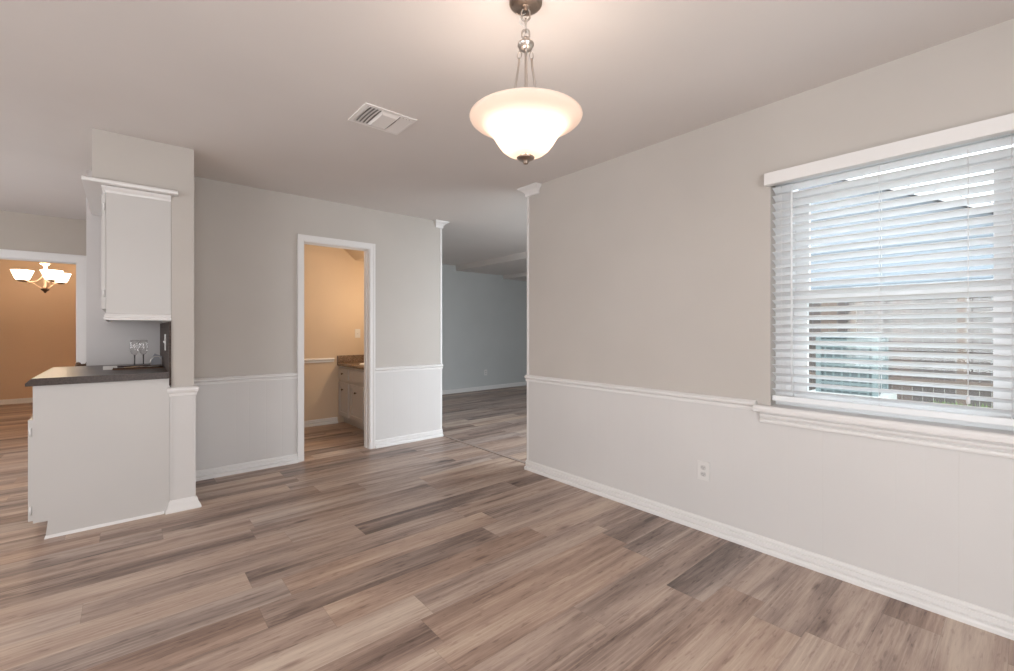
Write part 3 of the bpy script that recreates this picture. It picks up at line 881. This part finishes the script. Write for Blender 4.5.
# grey napkin holder with napkins by the backsplash
nh = thing('napkin_holder', 'small grey holder with tilted napkins beside the tiled backsplash', 'napkin holder', (0.183, 4.33, CZ))
bm = B(); box(bm, (-0.038, -0.03, 0.0), (0.036, 0.03, 0.006)); bevelled(bm, 0.002); obj('base', bm, M['nickel'], nh)
for s in (-1, 1):
    bm = B(); pts = [(-0.033, s * 0.022, 0.006), (-0.033, s * 0.028, 0.05), (-0.015, s * 0.03, 0.075), (0.015, s * 0.03, 0.075), (0.032, s * 0.028, 0.05), (0.032, s * 0.022, 0.006)]
    tube(bm, pts, 0.0025, 8); obj('side_loop', bm, M['nickel'], nh)
bm = B(); prism(bm, [(-0.030, -0.012, 0.0065), (0.030, -0.012, 0.0065), (0.034, -0.012, 0.075), (-0.010, -0.012, 0.098), (-0.034, -0.012, 0.055)], (0, 0.024, 0)); obj('napkins', bm, mat('grey_paper', (0.30, 0.30, 0.32), 0.8), nh)

# ------------------------------------------------------------------ bathroom vanity
VX0, VX1, VY0, VY1 = 2.125, 2.658, 4.60, 5.848
vc = thing('vanity_cabinet', 'off-white bathroom vanity cabinet with doors and drawer seen through the doorway', 'vanity', (0, 0, 0))
bm = B()
prism(bm, [(VX0, VY0, 0.10), (VX0, VY0, 0.744), (VX1, VY0, 0.744), (VX1, VY0, 0.0), (VX0 + 0.06, VY0, 0.0), (VX0 + 0.06, VY0, 0.10)], (0, VY1 - VY0, 0)); obj('body', bm, M['cabinet'], vc)


def knob(parent, x, y, z):
    bm = B(); lathe(bm, [(0, 0), (0.005, 0), (0.005, 0.010), (0.012, 0.016), (0.013, 0.021), (0.008, 0.026), (0, 0.027)], 16)
    k = obj('knob', bm, M['bronze'], parent); k.location = (x, y, z); k.rotation_euler = (0, -PI / 2, 0)


def slab(bm, x1, th, y0, y1, z0, z1):
    box(bm, (x1 - th, y0, z0), (x1, y1, z1)); bevelled(bm, 0.004)


for y0, y1, ky in ((5.50, 5.825, 5.55), (5.03, 5.45, 5.08), (4.63, 4.99, 4.94)):
    bm = B(); shaker(bm, VX0 - 0.001, 0.018, y0, y1, 0.115, 0.535, 0.045); d = obj('door', bm, M['cabinet'], vc)
    knob(d, VX0 - 0.0192, (y0 + y1) / 2, 0.45)
bm = B(); slab(bm, VX0 - 0.001, 0.018, 5.50, 5.825, 0.58, 0.71); d = obj('drawer', bm, M['cabinet'], vc); knob(d, VX0 - 0.0192, 5.66, 0.65)
bm = B(); slab(bm, VX0 - 0.001, 0.018, 4.63, 5.45, 0.58, 0.71); obj('false_front', bm, M['cabinet'], vc)
vt_ = thing('countertop', 'speckled brown vanity counter with backsplash on the off-white bathroom cabinet', 'countertop', (0, 0, 0.745))
bm = B(); box(bm, (VX0 - 0.03, VY0 - 0.01, 0.0), (VX1, VY1, 0.036)); bevelled(bm, 0.006); obj('slab', bm, M['granite'], vt_)
bm = B(); box(bm, (VX0 - 0.03, VY1 - 0.02, 0.0365), (VX1, VY1, 0.128)); bevelled(bm, 0.003); obj('backsplash', bm, M['granite'], vt_)
bm = B(); lathe(bm, [(0.0, 0.0375), (0.15, 0.0375), (0.165, 0.040), (0.19, 0.046), (0.20, 0.044), (0.205, 0.0365)], 36, (2.39, 5.30, 0)); obj('sink', bm, M['white'], vt_)
bm = B(); tube(bm, [(2.60, 5.30, 0.037), (2.60, 5.30, 0.14), (2.57, 5.30, 0.17), (2.52, 5.30, 0.16), (2.50, 5.30, 0.13)], 0.010, 10); obj('faucet', bm, M['nickel'], vt_)
# bulkhead over the vanity with a sloped cove
bm = B()
prism(bm, [(2.34, 4.48, 2.135), (2.17, 4.48, 2.28), (2.17, 4.48, H - 0.0005), (2.659, 4.48, H - 0.0005), (2.659, 4.48, 2.135)], (0, 1.369, 0))
struct('trim_23', bm, M['bathwall'])

# ------------------------------------------------------------------ chandelier in the apricot room
HX, HY = -0.832, 8.8
ch = thing('chandelier', 'lit three arm chandelier with white flared shades hanging in the orange room', 'chandelier', (HX, HY, 0))
bm = B(); lathe(bm, [(0, H - 0.0005), (0.065, H - 0.0005), (0.065, H - 0.015), (0.03, H - 0.03), (0, H - 0.032)], 24); obj('canopy', bm, M['brass'], ch)
bm = B(); tube(bm, [(0, 0, H - 0.03), (0, 0, 2.12)], 0.006, 8); obj('rod', bm, M['brass'], ch)
bm = B(); lathe(bm, [(0, 2.13), (0.05, 2.125), (0.05, 2.11), (0.016, 2.09), (0.014, 2.00), (0.022, 1.97), (0.016, 1.94), (0.013, 1.82), (0.03, 1.79), (0.03, 1.775), (0.0, 1.77)], 20); obj('column', bm, M['brass'], ch)
bm = B(); lathe(bm, [(0, 1.772), (0.04, 1.77), (0.045, 1.757), (0.018, 1.735), (0.01, 1.718), (0, 1.712)], 20); obj('finial', bm, M['bronze'], ch)
for k in range(3):
    a = 3.0 + 2 * PI * k / 3
    c, s = math.cos(a), math.sin(a)
    pts = [(0.015, 1.98), (0.03, 1.93), (0.07, 1.875), (0.13, 1.855), (0.20, 1.855), (0.225, 1.858)]
    bm = B(); tube(bm, [(r * c, r * s, z) for r, z in pts], [0.008] * 5 + [0.006], 8)
    ar = obj('arm', bm, M['brass'], ch)
    bm = B(); tube(bm, [(0.028 * c, 0.028 * s, 1.778), (0.07 * c, 0.07 * s, 1.80), (0.11 * c, 0.11 * s, 1.838), (0.145 * c, 0.145 * s, 1.849)], 0.006, 8); obj('brace', bm, M['brass'], ar)
    bm = B(); lathe(bm, [(0, 1.862), (0.045, 1.863), (0.048, 1.872), (0.03, 1.885), (0, 1.886)], 18, (0.22 * c, 0.22 * s, 0)); obj('cup', bm, M['bronze'], ar)
    sh = [(0.062, 1.886), (0.076, 1.91), (0.086, 1.94), (0.098, 1.975), (0.112, 2.010)]
    bm = B(); lathe(bm, [(0, 1.8865)] + sh + [(r - 0.004, z + 0.001) for r, z in sh[::-1]] + [(0, 1.890)], 24, (0.22 * c, 0.22 * s, 0)); obj('shade', bm, M['shade'], ch)
    point('chandelier_bulb', (HX + 0.22 * c, HY + 0.22 * s, 2.03), 26.0, (1.0, 0.80, 0.58), 0.03)

# ------------------------------------------------------------------ outside the window
gz = -0.12
grass = mat('lawn', (0.20, 0.30, 0.10), 0.9)
bm = B(); box(bm, (2.84, -8, gz - 0.05), (24, 2.24, gz)); box(bm, (7.61, 2.24, gz - 0.05), (24, 10, gz)); struct('ground', bm, speckle('yard_soil', (0.30, 0.27, 0.22), (0.42, 0.40, 0.34), 5, 0.9))
# grass tufts: nobody could count them
bm = B(); r = random.Random(5)
for i in range(5000):
    x = r.uniform(6.0, 10.7); y = r.uniform(-2.6, 1.1) * 1
    h = r.uniform(0.06, 0.16); a = r.uniform(0, PI); w2 = 0.010
    dx, dy = w2 * math.cos(a), w2 * math.sin(a); lx, ly = r.uniform(-0.03, 0.03), r.uniform(-0.03, 0.03)
    v = [bm.verts.new(p) for p in ((x - dx, y - dy, gz), (x + dx, y + dy, gz), (x + lx, y + ly, gz + h))]
    bm.faces.new(v)
tag(obj('grass', bm, grass), 'patchy green lawn growing in the side yard outside the window', 'grass', kind='stuff')
# board fence
fn = thing('board_fence', 'weathered brown board fence standing across the side yard outside the window', 'fence', (11.0, 0, gz))
fm = [mat('fence_board_a', (0.155, 0.115, 0.10), 0.85), mat('fence_board_b', (0.12, 0.098, 0.09), 0.85), mat('fence_board_c', (0.19, 0.14, 0.115), 0.85)]
y = -3.0; i = 0
while y < 5.0:
    bm = B(); hh = 1.90 + r.uniform(-0.012, 0.012)
    prism(bm, [(0, y, 0.02), (0, y + 0.135, 0.02), (0, y + 0.135, hh - 0.03), (0, y + 0.11, hh), (0, y + 0.025, hh), (0, y, hh - 0.03)], (0.018, 0, 0))
    obj('board', bm, fm[r.randrange(3)], fn)
    y += 0.142
for z in (0.35, 1.0, 1.55):
    bm = B(); box(bm, (-0.042, -3.0, z), (-0.001, 5.0, z + 0.085)); obj('fence_rail', bm, fm[2], fn)
for yy in (-2.6, -0.2, 2.2, 4.6):
    bm = B(); box(bm, (-0.135, yy, 0), (-0.043, yy + 0.09, 1.80)); obj('fence_post', bm, fm[2], fn)
# air conditioner
ac = thing('air_conditioner', 'pale green air conditioning condenser standing outside before the fence', 'air conditioner', (9.2, 1.92, gz))
acm = mat('condenser_paint', (0.23, 0.28, 0.285), 0.5); acd = mat('condenser_coil', (0.16, 0.19, 0.20), 0.6)
bm = B(); box(bm, (-0.5, -0.5, 0), (0.5, 0.5, 0.30)); bevelled(bm, 0.01); obj('pad', bm, mat('concrete_pad', (0.5, 0.5, 0.48), 0.9), ac)
bm = B(); box(bm, (-0.36, -0.36, 0.302), (0.36, 0.36, 1.20)); obj('coil', bm, acd, ac)
for sx in (-1, 1):
    for sy in (-1, 1):
        bm = B(); box(bm, (sx * 0.37 - 0.035, sy * 0.37 - 0.035, 0.301), (sx * 0.37 + 0.035, sy * 0.37 + 0.035, 1.20)); obj('corner_post', bm, acm, ac)
bm = B()
for k in range(9):
    z = 0.34 + k * 0.10
    frame = 0.385
    box(bm, (-frame, -0.335, z), (-0.3605, 0.335, z + 0.035)); box(bm, (-0.335, -frame, z), (0.335, -0.3605, z + 0.035))
for k in range(6):
    yq = -0.28 + k * 0.112
    box(bm, (-0.379, yq - 0.012, 0.31), (-0.361, yq + 0.012, 1.19)); box(bm, (yq - 0.012, -0.379, 0.31), (yq + 0.012, -0.361, 1.19))
obj('louvre_guard', bm, acm, ac)
bm = B(); a = [bm.verts.new(p) for p in ((-0.41, -0.41, 1.201), (0.41, -0.41, 1.201), (0.41, 0.41, 1.201), (-0.41, 0.41, 1.201))]; b = [bm.verts.new((p.co.x * 0.8, p.co.y * 0.8, 1.29)) for p in a]
bm.faces.new(a[::-1]); bm.faces.new(b)
for i in range(4): bm.faces.new((a[i], a[(i + 1) % 4], b[(i + 1) % 4], b[i]))
obj('top_cover', bm, acm, ac)
# neighbouring house: gable end with lap siding, rake boards and a window
nb = thing('neighbour_house', 'blue-grey gabled neighbouring house beyond the fence seen through the upper blind', 'house', (14.0, 0.45, gz))
sid = mat('lap_siding', (0.27, 0.30, 0.335), 0.8)
bm = B()
zs = 0.0; n_ = 0
def half(z):
    return (0.0, 7.0) if z <= 3.75 else ((z - 3.75) / 0.52, 7.0 - (z - 3.75) / 0.52)
poly = [(0, 0, 0), (0, 7, 0), (0, 7, 3.75), (0, 3.5, 5.57), (0, 0, 3.75)]
prism(bm, poly, (0.2, 0, 0)); obj('wall', bm, sid, nb)
bm = B(); z = 0.1
while z < 5.3:
    a_, b_ = half(z + 0.18)
    if b_ - a_ > 0.3:
        prism(bm, [(-0.022, a_, z), (-0.001, a_, z), (-0.001, a_, z + 0.17)], (0, b_ - a_, 0))
    z += 0.18
obj('siding', bm, sid, nb)
for p, q in (((-0.45, 3.55), (3.5, 5.60)), ((7.45, 3.55), (3.5, 5.60))):
    bm = B(); prism(bm, [(-0.35, p[0], p[1]), (-0.35, q[0], q[1]), (-0.35, q[0], q[1] + 0.16), (-0.35, p[0], p[1] + 0.16)], (2.5, 0, 0)); rf = obj('roof', bm, speckle('shingles', (0.12, 0.12, 0.13), (0.2, 0.2, 0.21), 30, 0.9), nb)
    bm = B(); prism(bm, [(-0.38, p[0], p[1] - 0.03), (-0.38, q[0], q[1] - 0.03), (-0.38, q[0], q[1] + 0.13), (-0.38, p[0], p[1] + 0.13)], (0.029, 0, 0)); obj('rake_board', bm, M['vinyl'], rf)
